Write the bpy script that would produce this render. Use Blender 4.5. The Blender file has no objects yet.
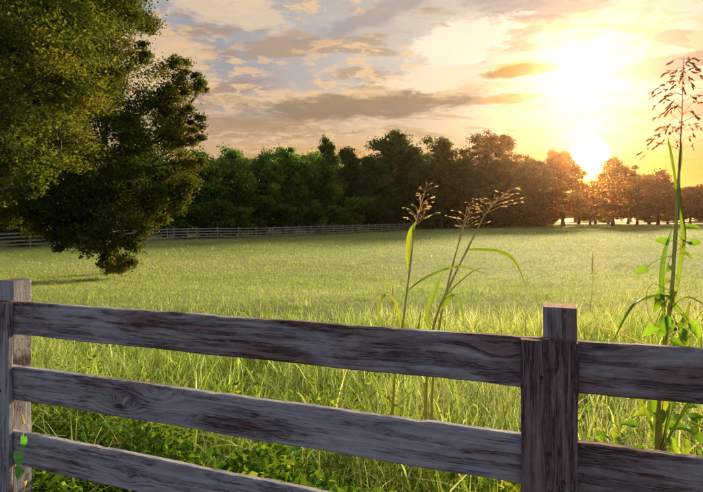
import bpy, bmesh, math, random
import numpy as np
from mathutils import Vector, Matrix, Quaternion

R = math.radians
sc = bpy.context.scene
col = sc.collection
rng = np.random.default_rng(11)
random.seed(5)

# ------------------------------------------------------------------ camera
FPX, CX, HY, CAMZ = 510.0, 351.5, 217.0, 1.55      # focal length in photo pixels, centre, horizon row, eye height
cam = bpy.data.objects.new('camera', bpy.data.cameras.new('camera'))
col.objects.link(cam)
cam.location = (0, 0, CAMZ)
cam.rotation_euler = (R(90), 0, 0)
cam.data.sensor_width = 36
cam.data.lens = 36 * FPX / 703
cam.data.shift_y = -(246 - HY) / 703
cam.data.clip_end = 5000
cam.data.clip_start = 0.05
sc.camera = cam

# ------------------------------------------------------------------ sky, sun, exposure
SUN_AZ, SUN_EL = R(24.9), R(14.5)
SUN_DIR = Vector((math.sin(SUN_AZ) * math.cos(SUN_EL), math.cos(SUN_AZ) * math.cos(SUN_EL), math.sin(SUN_EL)))
sc.view_settings.view_transform = 'Standard'
sc.view_settings.look = 'None'
sc.view_settings.gamma = 1
sc.view_settings.exposure = 1.5
sc.render.engine = 'CYCLES'
sc.cycles.use_denoising = True
sc.cycles.max_bounces = 5
sc.cycles.diffuse_bounces = 2
sc.cycles.transmission_bounces = 3
sc.cycles.transparent_max_bounces = 8
sc.cycles.volume_bounces = 0
sc.cycles.use_adaptive_sampling = True
sc.cycles.adaptive_threshold = .02
sc.cycles.sample_clamp_indirect = 6


class NT:
    """small helper to write node expressions"""
    def __init__(s, tree):
        s.t = tree; s.n = tree.nodes; s.l = tree.links

    def new(s, kind, **kw):
        n = s.n.new(kind)
        for k, v in kw.items():
            setattr(n, k, v)
        return n

    def put(s, sock, v):
        if isinstance(v, bpy.types.NodeSocket):
            s.l.new(v, sock)
        elif v is not None:
            try:
                sock.default_value = v
            except Exception:
                sock.default_value = (*v, 1.0)

    def m(s, op, a, b=None, c=None, clamp=False):
        n = s.new('ShaderNodeMath', operation=op, use_clamp=clamp)
        for i, v in enumerate((a, b, c)):
            if v is not None:
                s.put(n.inputs[i], v)
        return n.outputs[0]

    def vm(s, op, a, b=None):
        n = s.new('ShaderNodeVectorMath', operation=op)
        s.put(n.inputs[0], a)
        if b is not None:
            s.put(n.inputs[1], b)
        return n.outputs['Value'] if op in ('DOT_PRODUCT', 'LENGTH', 'DISTANCE') else n.outputs[0]

    def mix(s, f, a, b, blend='MIX'):
        n = s.new('ShaderNodeMix', data_type='RGBA', blend_type=blend)
        s.put(n.inputs['Factor'], f)
        s.put(n.inputs[6], a); s.put(n.inputs[7], b)
        return n.outputs[2]

    def noise(s, vec, scale, detail=4, rough=0.55, dist=0.0):
        n = s.new('ShaderNodeTexNoise')
        s.put(n.inputs['Vector'], vec)
        n.inputs['Scale'].default_value = scale
        n.inputs['Detail'].default_value = detail
        n.inputs['Roughness'].default_value = rough
        n.inputs['Distortion'].default_value = dist
        return n.outputs['Fac']

    def step(s, v, lo, hi):
        n = s.new('ShaderNodeMapRange', interpolation_type='SMOOTHSTEP')
        s.put(n.inputs[0], v); n.inputs[1].default_value = lo; n.inputs[2].default_value = hi
        n.inputs[3].default_value = 0; n.inputs[4].default_value = 1
        return n.outputs[0]

    def ramp(s, f, stops):
        n = s.new('ShaderNodeValToRGB')
        e = n.color_ramp.elements
        while len(e) < len(stops):
            e.new(0.5)
        for q, (p, c) in zip(e, stops):
            q.position = p; q.color = (*c, 1)
        s.put(n.inputs[0], f)
        return n.outputs[0]

    def xyz(s, v):
        n = s.new('ShaderNodeSeparateXYZ'); s.put(n.inputs[0], v)
        return n.outputs

    def comb(s, x, y, z):
        n = s.new('ShaderNodeCombineXYZ')
        for i, v in enumerate((x, y, z)):
            s.put(n.inputs[i], v)
        return n.outputs[0]


def build_world():
    w = bpy.data.worlds.new('World')
    sc.world = w
    w.use_nodes = True
    w.node_tree.nodes.clear()
    N = NT(w.node_tree)
    out = N.new('ShaderNodeOutputWorld')
    bg = N.new('ShaderNodeBackground')
    N.l.new(bg.outputs[0], out.inputs[0])
    d = N.vm('NORMALIZE', N.new('ShaderNodeTexCoord').outputs['Generated'])
    x, y, z = N.xyz(d)
    sky = N.new('ShaderNodeTexSky', sky_type='NISHITA')
    sky.sun_disc = False
    sky.sun_elevation = SUN_EL
    sky.sun_rotation = SUN_AZ
    sky.air_density = 1.0; sky.dust_density = 2.0; sky.ozone_density = 1.0
    # directions in degrees
    deg = 180 / math.pi
    az = N.m('MULTIPLY', N.m('ARCTAN2', x, y), deg)
    el = N.m('MULTIPLY', N.m('ARCSINE', z), deg)
    sang = N.m('MULTIPLY', N.m('ARCCOSINE', N.vm('DOT_PRODUCT', d, tuple(SUN_DIR))), deg)   # angle from the sun
    zz = N.m('ADD', N.m('MAXIMUM', z, 0.0), 0.16)
    px, py = N.m('DIVIDE', x, zz), N.m('DIVIDE', y, zz)
    plane = N.comb(px, py, 0.0)                                         # the cloud deck as a flat layer overhead
    # cloud colours by angle to the sun
    sa = N.m('DIVIDE', sang, 120.0)
    warm = N.ramp(sa, [(0.00, (.90, .66, .36)), (0.09, (.86, .58, .29)), (0.22, (.86, .51, .20)),
                       (0.42, (.76, .47, .25)), (.7, (.58, .54, .58)), (1.0, (.74, .78, .95))])
    pale = N.ramp(sa, [(0.00, (1.15, .98, .70)), (0.15, (.88, .78, .64)), (0.33, (.47, .47, .51)), (.7, (.58, .60, .68)), (1.0, (.78, .83, 1.02))])
    elf = N.step(el, 4.0, 17.0)
    base = N.mix(0.92, N.vm('MULTIPLY', sky.outputs[0], (.09, .09, .09)), N.mix(elf, warm, pale))
    # purple grey veil, higher up
    n1 = N.noise(plane, 0.8, 5, .55, .8)
    veil = N.m('MULTIPLY', N.step(n1, .40, .66), N.step(el, 8.0, 16.0))
    base = N.mix(N.m('MULTIPLY', veil, .6), base, N.mix(N.step(sang, 6.0, 45.0), (.66, .53, .46), (.36, .35, .40)))
    # streaks of thin grey cloud
    n5 = N.noise(N.comb(N.m('MULTIPLY', px, 1.0), N.m('MULTIPLY', py, 2.2), 7.0), 2.6, 8, .62, .2)
    base = N.mix(N.m('MULTIPLY', N.step(n5, .50, .60), .55), base, N.vm('MULTIPLY', warm, (.66, .64, .68)))
    # rippled cirrus, crisp at the edges, in patches
    n2 = N.noise(N.comb(px, N.m('MULTIPLY', py, 1.25), 3.0), 10.0, 7, .62, .2)
    n3 = N.noise(plane, 1.25, 4, .5, .4)
    cir = N.m('MULTIPLY', N.step(n2, .49, .57), N.step(n3, .42, .54))
    base = N.mix(N.m('MULTIPLY', cir, .9), base, N.vm('MULTIPLY', N.mix(.35, warm, pale), (1.32, 1.28, 1.2)))

    def bank(a0, e0, ra, re, tilt, colr, k, seed, soft=.55, base=base):
        u = N.m('DIVIDE', N.m('SUBTRACT', az, a0), ra)
        v = N.m('DIVIDE', N.m('SUBTRACT', N.m('SUBTRACT', el, e0), N.m('MULTIPLY', N.m('SUBTRACT', az, a0), tilt)), re)
        r = N.m('SQRT', N.m('ADD', N.m('MULTIPLY', u, u), N.m('MULTIPLY', v, v)))
        nz = N.noise(N.comb(N.m('MULTIPLY', az, .24), N.m('MULTIPLY', el, .75), seed), 1.0, 8, .68, .25)
        f = N.step(N.m('SUBTRACT', N.m('ADD', 1.0, N.m('MULTIPLY', N.m('SUBTRACT', nz, .5), 2.4)), r), -soft * .3, soft)
        return N.mix(N.m('MULTIPLY', f, k), base, colr)

    # named clouds of that morning
    b = bank(0, 13.0, 17, 1.2, .03, (1.05, .74, .40), .8, 2.0, soft=.5)
    b = bank(1, 12.2, 16, 1.5, .03, (.36, .26, .17), .85, 1.0, soft=.55, base=b)
    b = bank(-12, 10.0, 13, 1.1, .0, (.50, .33, .20), .6, 4.0, base=b)
    b = bank(-22, 16.0, 7, 4.5, .0, (.98, .68, .38), .75, 34.0, soft=.35, base=b)
    b = bank(18.2, 15.5, 4.4, .8, .02, (1.1, .72, .22), .8, 9.5, soft=.4, base=b)
    b = bank(18.0, 15.2, 4.2, .7, .02, (.46, .28, .08), .9, 9.0, soft=.3, base=b)
    b = bank(17.0, 12.5, 4.0, .5, .0, (.75, .46, .16), .8, 50.0, soft=.3, base=b)
    b = bank(33.0, 14.3, 9.0, .9, .05, (.56, .43, .33), .85, 12.0, soft=.4, base=b)
    b = bank(35.0, 10.0, 8.0, .8, .02, (.70, .48, .26), .7, 55.0, soft=.4, base=b)
    b = bank(19.5, 21.5, 9.0, 1.6, -.16, (.50, .44, .42), .7, 15.0, base=b)
    b = bank(4.0, 22.0, 9.0, 1.3, .34, (.42, .38, .38), .6, 20.0, base=b)
    b = bank(12.0, 18.4, 6.5, 2.4, .15, (1.25, 1.08, .84), .95, 25.0, soft=.3, base=b)
    b = bank(9.0, 15.0, 6.0, 1.4, .1, (1.2, .98, .70), .85, 61.0, soft=.35, base=b)
    b = bank(-13.0, 21.5, 8.0, 1.8, -.05, (.95, .74, .52), .8, 30.0, soft=.35, base=b)
    # deep orange layer hugging the horizon on the sun's side
    low = N.m('MULTIPLY', N.m('SUBTRACT', 1.0, N.step(el, 4.0, 9.5)), N.m('SUBTRACT', 1.0, N.step(sang, 12.0, 46.0)))
    b = N.mix(N.m('MULTIPLY', low, .85), b, (1.05, .50, .05))
    # the sun's glare burning through thin cloud: too bright for any picture
    nb = N.noise(plane, 1.3, 4, .55, .5)
    streak = N.noise(N.comb(N.m('MULTIPLY', az, .07), N.m('MULTIPLY', el, .55), 40.0), 1.0, 5, .6, .6)

    def blob(a0, e0, ra, re):
        u = N.m('DIVIDE', N.m('SUBTRACT', az, a0), ra)
        v = N.m('DIVIDE', N.m('SUBTRACT', el, e0), re)
        rr = N.m('ADD', N.m('MULTIPLY', u, u), N.m('MULTIPLY', v, v))
        k = N.m('ADD', -2.3, N.m('ADD', N.m('MULTIPLY', N.m('SUBTRACT', nb, .5), -3.0), N.m('MULTIPLY', N.m('SUBTRACT', streak, .5), -8.0)))
        return N.m('EXPONENT', N.m('MULTIPLY', rr, N.m('MINIMUM', k, -1.6)))
    halo = N.m('ADD', blob(23.6, 15.2, 4.4, 2.5), N.m('MULTIPLY', blob(24.6, 8.6, 3.6, 3.6), .9))
    halo = N.m('MULTIPLY', halo, N.m('ADD', .12, N.m('MULTIPLY', N.step(streak, .34, .58), 1.0)))
    halo = N.m('MULTIPLY', halo, N.m('ADD', .22, N.m('MULTIPLY', N.step(el, 5.0, 10.0), .78)))       # reddened and dimmed low in the air
    veilglow = blob(19.0, 12.0, 15.0, 9.0)
    cu, cv = N.m('SUBTRACT', az, 24.9), N.m('SUBTRACT', el, 5.7)
    core = N.m('EXPONENT', N.m('MULTIPLY', N.m('ADD', N.m('MULTIPLY', cu, cu), N.m('MULTIPLY', cv, cv)), -1 / (2 * .5 ** 2)))
    g = N.m('ADD', N.m('ADD', N.m('MULTIPLY', halo, .72), N.m('MULTIPLY', veilglow, .06)), N.m('MULTIPLY', core, 24000.0))
    glow = N.vm('SCALE', N.mix(N.step(el, 5.5, 9.5), (1.0, .46, .09), (1.0, .86, .60)))
    N.put(glow.node.inputs['Scale'], g)
    b = N.vm('ADD', b, glow)
    N.put(bg.inputs['Color'], b)
    bg.inputs['Strength'].default_value = 0.29
    w.cycles.sampling_method = 'MANUAL'
    w.cycles.sample_map_resolution = 2048


build_world()
sun = bpy.data.objects.new('sun', bpy.data.lights.new('sun', 'SUN'))
col.objects.link(sun)
sun.data.energy = 4.8
sun.data.angle = R(6.0)                       # veiled by thin cloud
sun.data.color = (1.0, .82, .55)
sun.rotation_euler = SUN_DIR.to_track_quat('Z', 'Y').to_euler()
sun.location = (60, 130, 40)


# ------------------------------------------------------------------ helpers
def at(px, py, depth):
    """photo pixel at a chosen distance -> point in the place"""
    return Vector(((px - CX) / FPX * depth, depth, CAMZ + (HY - py) / FPX * depth))


def sstep(a, b, x):
    t = np.clip((x - a) / (b - a), 0, 1)
    return t * t * (3 - 2 * t)


def hgt(x, y):
    """height of the pasture"""
    x = np.asarray(x, float); y = np.asarray(y, float)
    return -1.1 * sstep(2.5, 26, y) + .05 * np.sin(x * .31 + 1) * np.sin(y * .23) * sstep(3, 12, y)


def vnoise(x, y, s, seed=0):
    """smooth value noise 0..1"""
    x = np.asarray(x) * s + 1000.37; y = np.asarray(y) * s + 1000.71
    xi = np.floor(x).astype(np.int64); yi = np.floor(y).astype(np.int64)
    fx = x - xi; fy = y - yi
    fx = fx * fx * (3 - 2 * fx); fy = fy * fy * (3 - 2 * fy)

    def h(i, j):
        n = (i * 374761393 + j * 668265263 + seed * 974711) & 0x7fffffff
        n = ((n ^ (n >> 13)) * 1274126177) & 0x7fffffff
        return ((n ^ (n >> 16)) & 0xffff) / 65535.0
    a = h(xi, yi) * (1 - fx) + h(xi + 1, yi) * fx
    b = h(xi, yi + 1) * (1 - fx) + h(xi + 1, yi + 1) * fx
    return a * (1 - fy) + b * fy


def quads_mesh(name, V, Q, tint=None, smooth=False):
    me = bpy.data.meshes.new(name)
    nv, nq = len(V), len(Q)
    me.vertices.add(nv); me.vertices.foreach_set('co', np.ascontiguousarray(V, np.float32).ravel())
    me.loops.add(nq * 4); me.loops.foreach_set('vertex_index', np.ascontiguousarray(Q, np.int32).ravel())
    me.polygons.add(nq); me.polygons.foreach_set('loop_start', np.arange(0, nq * 4, 4, dtype=np.int32))
    if smooth:
        me.polygons.foreach_set('use_smooth', np.ones(nq, bool))
    me.update(calc_edges=True)
    if tint is not None:
        a = me.attributes.new('tint', 'FLOAT', 'FACE')
        a.data.foreach_set('value', np.ascontiguousarray(tint, np.float32))
    return me


def link(name, me, mat=None, parent=None, loc=None):
    o = bpy.data.objects.new(name, me)
    col.objects.link(o)
    if mat is not None and me is not None and not me.materials:
        me.materials.append(mat)
    if parent is not None:
        o.parent = parent
    if loc is not None:
        o.location = loc
    return o


def tag(o, label=None, cat=None, group=None, kind=None):
    if label: o['label'] = label
    if cat: o['category'] = cat
    if group: o['group'] = group
    if kind: o['kind'] = kind
    return o


def thing(name, loc, label, cat, group=None):
    o = bpy.data.objects.new(name, None)
    o.empty_display_size = .2
    col.objects.link(o)
    o.location = loc
    return tag(o, label, cat, group)


def copy_tree(o, parent=None):
    c = o.copy(); col.objects.link(c); c.parent = parent
    for ch in o.children:
        copy_tree(ch, c)
    return c


def tube(pts, radii, n=6, tip=True):
    """tapered round tube -> V, Q arrays"""
    pts = [Vector(p) for p in pts]
    V, Q = [], []
    up = Vector((.3, .2, 1)).normalized()
    for i, p in enumerate(pts):
        t = (pts[min(i + 1, len(pts) - 1)] - pts[max(i - 1, 0)]).normalized()
        a = t.cross(up)
        if a.length < .05:
            a = t.cross(Vector((1, 0, 0)))
        a.normalize(); b = t.cross(a)
        for k in range(n):
            an = 2 * math.pi * k / n
            V.append(p + (a * math.cos(an) + b * math.sin(an)) * radii[i])
    for i in range(len(pts) - 1):
        for k in range(n):
            Q.append((i * n + k, i * n + (k + 1) % n, (i + 1) * n + (k + 1) % n, (i + 1) * n + k))
    return np.array([tuple(v) for v in V]), np.array(Q)


def join(parts):
    Vs, Qs, o = [], [], 0
    for V, Q in parts:
        Vs.append(V); Qs.append(Q + o); o += len(V)
    return np.concatenate(Vs), np.concatenate(Qs)


def curve(pts, n):
    """Catmull-Rom through pts"""
    P = [Vector(p) for p in pts]
    P = [P[0] * 2 - P[1]] + P + [P[-1] * 2 - P[-2]]
    out = []
    segs = len(P) - 3
    for i in range(n):
        f = i / (n - 1) * segs
        k = min(int(f), segs - 1); t = f - k
        a, b, c, d = P[k:k + 4]
        out.append(.5 * ((2 * b) + (c - a) * t + (2 * a - 5 * b + 4 * c - d) * t * t + (3 * b - a - 3 * c + d) * t ** 3))
    return out


# ------------------------------------------------------------------ materials
def mat_base(name):
    m = bpy.data.materials.new(name); m.use_nodes = True
    m.node_tree.nodes.clear()
    N = NT(m.node_tree)
    out = N.new('ShaderNodeOutputMaterial')
    return m, N, out


def leaf_mat(name, stops, trans=.45, transcol=(1.25, 1.15, .55), gloss=.04, noise_scale=None, attr=True, rough=.45):
    m, N, out = mat_base(name)
    if attr:
        f = N.new('ShaderNodeAttribute', attribute_name='tint').outputs['Fac']
    else:
        f = N.new('ShaderNodeObjectInfo').outputs['Random']
    if noise_scale:
        pos = N.new('ShaderNodeTexCoord').outputs['Object']
        f = N.m('ADD', f, N.m('MULTIPLY', N.m('SUBTRACT', N.noise(pos, noise_scale, 3), .5), .6), clamp=True)
    c = N.ramp(f, stops)
    d = N.new('ShaderNodeBsdfDiffuse'); N.put(d.inputs['Color'], c)
    t = N.new('ShaderNodeBsdfTranslucent'); N.put(t.inputs['Color'], N.vm('MULTIPLY', c, transcol))
    mx = N.new('ShaderNodeMixShader'); mx.inputs[0].default_value = trans
    N.l.new(d.outputs[0], mx.inputs[1]); N.l.new(t.outputs[0], mx.inputs[2])
    last = mx
    if gloss:
        gl = N.new('ShaderNodeBsdfGlossy'); gl.inputs['Roughness'].default_value = rough
        gl.inputs['Color'].default_value = (.9, .9, .9, 1)
        m2 = N.new('ShaderNodeMixShader'); m2.inputs[0].default_value = gloss
        N.l.new(mx.outputs[0], m2.inputs[1]); N.l.new(gl.outputs[0], m2.inputs[2])
        last = m2
    N.l.new(last.outputs[0], out.inputs[0])
    return m


def wood_mat(name):
    m, N, out = mat_base(name)
    tc = N.new('ShaderNodeTexCoord').outputs['Object']
    oi = N.new('ShaderNodeObjectInfo')
    rnd = N.m('MULTIPLY', oi.outputs['Random'], 37.0)
    x, y, z = N.xyz(tc)
    x = N.m('ADD', x, rnd)
    # knots
    vo = N.new('ShaderNodeTexVoronoi'); vo.inputs['Scale'].default_value = 1.0
    N.put(vo.inputs['Vector'], N.comb(N.m('MULTIPLY', x, 2.6), N.m('MULTIPLY', rnd, 3.0), N.m('MULTIPLY', z, 7.5)))
    kd = vo.outputs['Distance']
    pick = N.step(N.xyz(vo.outputs['Color'])[0], .42, .44)
    bend = N.m('MULTIPLY', N.m('SUBTRACT', 1.0, N.step(kd, .04, .42)), pick)
    warp = N.noise(N.comb(N.m('MULTIPLY', x, 2.0), y, N.m('MULTIPLY', z, 4.0)), 1.0, 3)
    v = N.m('ADD', z, N.m('ADD', N.m('MULTIPLY', warp, .022), N.m('MULTIPLY', bend, .035)))
    grain = N.noise(N.comb(N.m('MULTIPLY', x, 2.2), N.m('MULTIPLY', y, 20.0), N.m('MULTIPLY', v, 60.0)), 1.0, 7, .72)
    fine = N.noise(N.comb(N.m('MULTIPLY', x, 16.0), N.m('MULTIPLY', y, 60.0), N.m('MULTIPLY', v, 330.0)), 1.0, 4, .65)
    speck = N.noise(N.comb(N.m('MULTIPLY', x, 30.0), N.m('MULTIPLY', y, 60.0), N.m('MULTIPLY', z, 60.0)), 1.0, 4, .7)
    big = N.noise(N.comb(N.m('MULTIPLY', x, 2.3), y, N.m('MULTIPLY', z, 9.0)), 1.0, 4, .6, .4)
    g = N.m('ADD', N.m('MULTIPLY', grain, .62), N.m('ADD', N.m('MULTIPLY', fine, .26), N.m('MULTIPLY', speck, .12)))
    grey = N.ramp(g, [(.28, (.075, .072, .084)), (.42, (.205, .20, .222)), (.56, (.30, .295, .32)), (.75, (.46, .455, .475))])
    dark = N.ramp(g, [(.28, (.028, .017, .017)), (.45, (.11, .068, .066)), (.60, (.20, .15, .147)), (.80, (.36, .32, .32))])
    red = N.xyz(oi.outputs['Color'])[0]                 # how dark and reddish this board has weathered
    f = N.step(N.m('ADD', big, N.m('MULTIPLY', N.m('SUBTRACT', red, .5), .55)), .38, .62)
    c = N.mix(f, grey, dark)
    kn = N.m('MULTIPLY', N.m('SUBTRACT', 1.0, N.step(kd, .05, .13)), pick)
    c = N.mix(N.m('MULTIPLY', kn, .8), c, (.028, .019, .018))
    c = N.mix(N.m('MULTIPLY', N.step(speck, .57, .70), N.m('SUBTRACT', .5, N.m('MULTIPLY', f, .28))), c, (.36, .35, .35))       # lichen and flaked fibres
    stain = N.noise(N.comb(N.m('MULTIPLY', x, 3.0), y, N.m('MULTIPLY', z, 16.0)), 1.0, 5, .65, 1.0)
    c = N.mix(N.m('MULTIPLY', N.step(stain, .57, .70), .45), c, (.022, .015, .016))
    crack = N.step(N.m('ABSOLUTE', N.m('SUBTRACT', grain, .47)), .0, .018)
    cm = N.m('SUBTRACT', 1.0, N.m('MULTIPLY', N.m('SUBTRACT', 1.0, crack), N.step(big, .42, .55)))
    c = N.mix(N.m('MULTIPLY', N.m('SUBTRACT', 1.0, cm), .7), c, (.012, .009, .010))
    nx = N.m('ABSOLUTE', N.xyz(N.new('ShaderNodeTexCoord').outputs['Normal'])[0])
    c = N.mix(N.m('MULTIPLY', N.step(nx, .75, .9), .9), c, N.mix(speck, (.03, .018, .015), (.13, .08, .065)))      # end grain in darker brown
    p = N.new('ShaderNodeBsdfPrincipled')
    N.put(p.inputs['Base Color'], c)
    p.inputs['Roughness'].default_value = .92
    p.inputs['Specular IOR Level'].default_value = .06
    bp = N.new('ShaderNodeBump'); bp.inputs['Strength'].default_value = .9; bp.inputs['Distance'].default_value = .008
    N.put(bp.inputs['Height'], N.m('ADD', N.m('ADD', N.m('MULTIPLY', g, .8), N.m('MULTIPLY', speck, .25)), N.m('MULTIPLY', cm, .5)))
    N.l.new(bp.outputs[0], p.inputs['Normal'])
    N.l.new(p.outputs[0], out.inputs[0])
    return m


def plain_mat(name, c, rough=.7, metal=0, var=.25, scale=8):
    m, N, out = mat_base(name)
    p = N.new('ShaderNodeBsdfPrincipled')
    n = N.noise(N.new('ShaderNodeTexCoord').outputs['Object'], scale, 4)
    N.put(p.inputs['Base Color'], N.mix(n, tuple(v * (1 - var) for v in c), tuple(v * (1 + var) for v in c)))
    p.inputs['Roughness'].default_value = rough; p.inputs['Metallic'].default_value = metal
    N.l.new(p.outputs[0], out.inputs[0])
    return m


def ground_mat():
    m, N, out = mat_base('pasture_soil')
    pos = N.new('ShaderNodeTexCoord').outputs['Object']
    a = N.noise(pos, .12, 5); b = N.noise(pos, 1.7, 5, .65); c2 = N.noise(pos, 14, 4, .7)
    c = N.ramp(N.m('ADD', N.m('MULTIPLY', a, .5), N.m('MULTIPLY', b, .5)),
               [(.30, (.13, .15, .04)), (.5, (.20, .215, .065)), (.7, (.28, .27, .10))])
    c = N.mix(N.m('MULTIPLY', N.step(c2, .5, .7), .5), c, (.055, .05, .022))
    near = N.step(N.xyz(pos)[1], 5.0, 16.0)                 # darker bare soil and litter under the rank growth along the fence
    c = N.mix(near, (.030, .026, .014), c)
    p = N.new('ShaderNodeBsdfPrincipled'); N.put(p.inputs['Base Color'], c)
    p.inputs['Roughness'].default_value = .95; p.inputs['Specular IOR Level'].default_value = .1
    bp = N.new('ShaderNodeBump'); bp.inputs['Strength'].default_value = .6; bp.inputs['Distance'].default_value = .15
    N.put(bp.inputs['Height'], N.m('ADD', b, N.m('MULTIPLY', c2, .5)))
    N.l.new(bp.outputs[0], p.inputs['Normal'])
    N.l.new(p.outputs[0], out.inputs[0])
    return m


M_wood = wood_mat('weathered_wood')
M_nail = plain_mat('rusty_nail', (.05, .03, .025), .6, .6)
M_farwood = plain_mat('grey_fence_wood', (.22, .185, .165), .9, 0, .35, 3)
M_bark = plain_mat('bark', (.055, .042, .034), .95, 0, .45, 5)
M_grass = leaf_mat('grass_blades', [(0, (.07, .13, .018)), (.35, (.20, .30, .04)), (.6, (.40, .49, .17)), (.82, (.54, .58, .30)), (1, (.66, .60, .38))], .52, (1.15, 1.12, .7), 0)
M_weedstuff = leaf_mat('weed_leaves', [(0, (.03, .075, .012)), (.5, (.09, .175, .02)), (1, (.26, .32, .04))], .45, (1.3, 1.2, .5), .0)
M_oak = leaf_mat('oak_leaves', [(0, (.026, .046, .012)), (.45, (.062, .090, .020)), (.8, (.10, .13, .028)), (1, (.14, .145, .034))], .4, (1.2, 1.1, .5), 0)
M_oakd = leaf_mat('dark_oak_leaves', [(0, (.026, .046, .014)), (.5, (.062, .086, .022)), (.85, (.10, .115, .026)), (1, (.14, .115, .026))], .4, (1.2, 1.1, .5), 0)
M_green = leaf_mat('green_tree_leaves', [(0, (.036, .085, .018)), (.5, (.095, .185, .036)), (1, (.19, .29, .05))], .4, (1.2, 1.15, .5), 0)
M_mid = leaf_mat('dull_tree_leaves', [(0, (.024, .05, .018)), (.5, (.056, .10, .032)), (1, (.11, .16, .045))], .35, (1.0, 1.05, .6), 0)
M_pine = leaf_mat('pine_needles', [(0, (.018, .026, .010)), (.5, (.036, .044, .014)), (1, (.065, .068, .02))], .35, (1.4, 1.1, .4), 0)
M_sunleaf = leaf_mat('backlit_tree_leaves', [(0, (.018, .022, .012)), (.5, (.036, .036, .018)), (1, (.065, .058, .024))], .5, (1.6, 1.05, .5), 0)  # backlight put into the colour: very dark brown leaves, orange where light passes
M_stalk = leaf_mat('stalk_green', [(0, (.24, .27, .04)), (1, (.36, .34, .07))], .35, (1.2, 1.1, .5), .06, 6, False)
M_blade = leaf_mat('broad_grass_leaf', [(0, (.065, .15, .016)), (.6, (.11, .20, .022)), (1, (.18, .24, .034))], .4, (1.35, 1.2, .45), .03, 9, False)
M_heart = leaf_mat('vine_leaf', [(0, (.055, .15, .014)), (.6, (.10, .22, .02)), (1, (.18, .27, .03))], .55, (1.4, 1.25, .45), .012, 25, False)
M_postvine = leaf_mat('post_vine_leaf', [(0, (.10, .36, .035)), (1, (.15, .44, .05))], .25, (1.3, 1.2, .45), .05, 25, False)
M_dark_heart = leaf_mat('shaded_vine_leaf', [(0, (.030, .085, .015)), (.6, (.05, .13, .022)), (1, (.09, .16, .028))], .4, (1.3, 1.2, .45), .0, 25, False)  # darker copy of the vine leaf, shade put into its colour
M_yellow = leaf_mat('yellow_leaf', [(0, (.34, .30, .05)), (1, (.45, .38, .09))], .4, (1.1, 1.0, .5), .05, 20, False)
M_tan = leaf_mat('pale_seed', [(0, (.56, .45, .24)), (1, (.68, .56, .34))], .35, (1.1, 1.0, .7), .02, None, False)
M_brownseed = leaf_mat('brown_seed', [(0, (.12, .065, .024)), (1, (.26, .15, .055))], .4, (1.5, 1.0, .45), .03, None, False)
M_straw = leaf_mat('straw', [(0, (.36, .28, .12)), (1, (.50, .40, .2))], .4, (1.2, 1.0, .6), .04, 12, False)


# ------------------------------------------------------------------ ground
def build_ground():
    xs = np.unique(np.concatenate([np.linspace(-620, -70, 12), np.linspace(-70, 70, 71), np.linspace(70, 620, 12)]))
    ys = np.unique(np.concatenate([np.linspace(-60, 0, 7), np.linspace(0, 30, 61), np.linspace(30, 170, 50), np.linspace(170, 900, 16)]))
    X, Y = np.meshgrid(xs, ys)
    Z = hgt(X, Y)
    V = np.stack([X, Y, Z], -1).reshape(-1, 3)
    nx, ny = len(xs), len(ys)
    i = np.arange(nx * (ny - 1)).reshape(ny - 1, nx)[:, :-1].ravel()
    Q = np.stack([i, i + 1, i + nx + 1, i + nx], -1)
    o = link('pasture_ground', quads_mesh('pasture_ground', V, Q, None, True), ground_mat())
    tag(o, kind='structure')


build_ground()

# fence line: t runs to the left along the fence
FD = Vector((-.935, .355, 0)).normalized()
FN = Vector((.355, .935, 0)).normalized()       # away from the camera
F0 = Vector((0, 1.645, 0))
RS = -.0104                                     # the rails fall slightly to the left


def fence_y(x):
    return F0.y + (x / FD.x) * FD.y


# ------------------------------------------------------------------ grass
def blade_arrays(x, y, h, w, bend, seg, tint, lean=None):
    n = len(x)
    z0 = hgt(x, y) - .01
    a = rng.uniform(0, 2 * np.pi, n)
    dx, dy = np.cos(a), np.sin(a)
    b2 = a + np.pi / 2 + rng.uniform(-.5, .5, n)
    wx, wy = np.cos(b2), np.sin(b2)
    K = seg + 1
    V = np.empty((n, K, 2, 3))
    for k in range(K):
        t = k / seg
        off = bend * h * t ** 2
        zz = z0 + h * (t - .38 * bend * t ** 2.2)
        hw = w * .5 * (max(1 - t, .0) ** .65 if seg > 1 else (1 if t == 0 else .15)) + w * .04
        if seg > 1 and k == 0:
            hw = hw * .7
        cx = x + dx * off; cy = y + dy * off
        V[:, k, 0] = np.stack([cx - wx * hw, cy - wy * hw, zz], -1)
        V[:, k, 1] = np.stack([cx + wx * hw, cy + wy * hw, zz], -1)
    base = (np.arange(n) * K * 2)[:, None]
    qs = []
    for k in range(seg):
        qs.append(base + np.array([[2 * k, 2 * k + 1, 2 * k + 3, 2 * k + 2]]))
    Q = np.stack(qs, 1).reshape(-1, 4)
    return V.reshape(-1, 3), Q, np.repeat(tint, seg)


def scatter(n, y0, y1, wide=.82, pad=1.2):
    """random ground points in the wedge in view, with margin"""
    u = rng.uniform(0, 1, n)
    y = np.sqrt(y0 ** 2 + u * (y1 ** 2 - y0 ** 2))
    y = y * np.exp(rng.normal(0, .10 if y1 < 10 else .22, n))            # no hard border between one density and the next
    x = rng.uniform(-1, 1, n) * (y * wide + pad)
    return x, y


def keep(mask, *arrs):
    return [a[mask] for a in arrs]


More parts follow.
